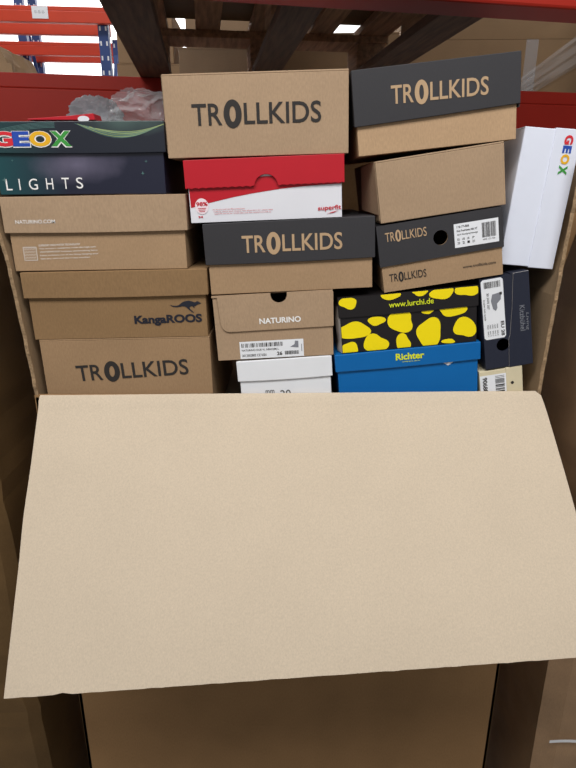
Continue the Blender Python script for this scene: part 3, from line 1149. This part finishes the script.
W, H, D, ov, lh = .2575, .1045, .31, .0049, .0488
b = place('kraft shoe box with small white web address and paragraph, left stack', -.2793, 1.3348, .9)
g = Geo(); base_shell(g, W, H - .003, D, 'kraft_b'); bs = g.build('base', b, .0007)
g = Geo(); lid_shell(g, W, H - lh, H + .0015, D, ov, 'kraft'); l = g.build('lid', b, .0008)
g = Geo(); g.text('NATURINO.COM', -.1180 * S, .0703 * S, .0590 * S, .0052, -ov - GAP, 'white_ink', .005); g.build('lettering', l)
g = Geo()
ix0, ix1, iz0, iz1 = -.1150 * S, -.0950 * S, .0160 * S, .0360 * S
for q in ((ix0, iz0, ix1, iz0 + .0007), (ix0, iz1 - .0007, ix1, iz1), (ix0, iz0, ix0 + .0007, iz1), (ix1 - .0007, iz0, ix1, iz1)):
    g.rect(*q, -GAP, 'white_ink')
for k in range(4):
    zz = iz0 + .003 + k * .0042
    for i in range(8):
        xa = ix0 + .0018 + i * .0020
        g.rect(xa, zz + (.0012 if i % 2 else 0), xa + .0016, zz + (.0012 if i % 2 else 0) + .0008, -GAP, 'white_ink')
for k, (tx, w) in enumerate((('SUPERDRY HIGH WATER TECHNOLOGY', .063), ('The moisture membrane inside this high-tech', .086), ('WATERPROOF footwear and breathing fabric', .088), ('keeps moisture out of the lining, keeping your', .089), ('feet dry, cool and dry in any weather.', .076))):
    g.text(tx, -.0905 * S, (.0365 - k * .0050) * S, w * S, .0027, -GAP, 'white_ink', .0, 1.2)
g.build('lettering', bs)

W, H, D, ov, lh = .2383, .0947, .28, .0039, .0391
b = place('dark night-sky print shoe box at the top of the left stack', -.2944, 1.4423, .3)
g = Geo(); base_shell(g, W, H - .003, D, 'space_base')
for sx_, sz_, r_ in ((-.095, .046, .0018), (.094, .044, .0020), (.088, .028, .0028), (-.110, .020, .004)):
    g.flat([(sx_ + (r_ if k % 2 == 0 else r_ * .3) * math.cos(k * math.pi / 4), sz_ + (r_ if k % 2 == 0 else r_ * .3) * math.sin(k * math.pi / 4)) for k in range(8)], -GAP, 'wave2')
bs = g.build('base', b, .0008)
g = Geo(); lid_shell(g, W, H - lh, H + .0015, D, ov, 'space_lid')
zt, zb_ = H + .001, H - lh
for k in range(8):                                   # printed arcs of light
    pts = []
    for i in range(25):
        t = i / 24
        x = .000 + k * .004 + t * (.118 - k * .003)
        z = zt - .002 - (.019 - k * .0016) * math.sin(math.pi * min(1, t * .94)) - .001 * k * (1 - t)
        pts.append((x, z))
    wd = .0003 + .00012 * (k % 3)
    for i in range(24):
        (xa, za), (xb, zb) = pts[i], pts[i + 1]
        if max(za, zb) + wd < zt and xb < W / 2 + ov:
            g.flat([(xa, za - wd), (xb, zb - wd), (xb, zb + wd), (xa, za + wd)], -ov - .0003 - k * .00002, 'wave' if k % 2 else 'wave2')
for k in range(5):
    pts = [(-.118 + t * .09 / 16, zt - .001 - .012 * (1 - t / 16) ** 2 - k * .0016) for t in range(17)]
    for i in range(16):
        (xa, za), (xb, zb) = pts[i], pts[i + 1]
        g.flat([(xa, za - .0003), (xb, zb - .0003), (xb, zb + .0003), (xa, za + .0003)], -ov - .0003, 'wave2')
l = g.build('lid', b, .0008)
g = Geo()
lx = -.1195 * S
for ch, w, k in (('G', .0285, 'g_red'), ('E', .0235, 'g_blue'), ('O', .0300, 'g_yellow'), ('X', .0280, 'g_green')):
    g.text(ch, lx - .0010, .0655 * S - .0015, w + .0020, .0215, -ov - GAP, 'white_ink', .09)
    g.text(ch, lx, .0655 * S, w, .0195, -ov - GAP - .0004, k, .045)
    lx += w - .0002
g.build('lettering', l)
g = Geo()
lx = -.1116 * S
for ch, w in (('L', .0085), ('I', .0018), ('G', .0125), ('H', .0100), ('T', .0105), ('S', .0095)):
    g.text(ch, lx, .0062 * S + (lx + .109) * .02, w, .0150, -GAP, 'white_ink', .0)
    lx += {'L': .0186, 'I': .0142, 'G': .0248, 'H': .0226, 'T': .0206, 'S': .01}[ch]
g.build('lettering', bs)

# ------------------------------------------------------------------ things lying on the top left box
top = 1.4423 + UP + .0947 + .0028
g = Geo()
g.prism([(0, 0), (.094, 0), (.092, .0085), (.060, .0055), (.0, .0016)], 0, .034, 'red')
g.disc(.078, .0012, .008, .004, -.0005, 'pale_grey')
o = tag(g.build('red_lid', None, .0005), 'red cardboard lid lying flat under the plastic bags at top left', 'lid')
o.location = (-.362, .012, top + .0008)


def crumple(name, label, cat, loc, sx, sy, sz, seed, key, sub=5, spike=0):
    bm = bmesh.new()
    bmesh.ops.create_icosphere(bm, subdivisions=sub, radius=1)
    for v in bm.verts:
        d = v.co.normalized()
        n1 = 1 - abs(noise.noise(d * 1.7 + Vector((seed, 0, 0)))) * 2
        n2 = 1 - abs(noise.noise(d * 4.0 + Vector((0, seed, 0)))) * 2
        n3 = noise.noise(d * 9 + Vector((0, 0, seed)))
        r = .66 + .30 * n1 + .07 * n2 + .02 * n3
        z = d.z * r
        v.co = Vector((d.x * r * sx + (spike * max(0, d.x) ** 6 * 0), d.y * r * sy, max(-.55, z) * sz))
        if spike and d.x > .6 and d.z > 0:
            v.co.z += spike * (d.x - .6) * 2.2
    zmin = min(v.co.z for v in bm.verts)
    for v in bm.verts:
        v.co.z -= zmin
    me = bpy.data.meshes.new(name); bm.to_mesh(me); bm.free()
    me.materials.append(M[key])
    o = bpy.data.objects.new(name, me); COL.objects.link(o)
    o.location = loc
    return tag(o, label, cat)


crumple('plastic_bag', 'crumpled clear plastic bag on the night-sky box beside the topmost kraft box', 'plastic bag', (-.2285, .105, top + .0002), .050, .042, .036, 3.3, 'film', spike=.02)
crumple('plastic_bag', 'milky white plastic bag lying behind the red lid at top left', 'plastic bag', (-.310, .150, top + .0002), .048, .024, .034, 9.1, 'film_white')
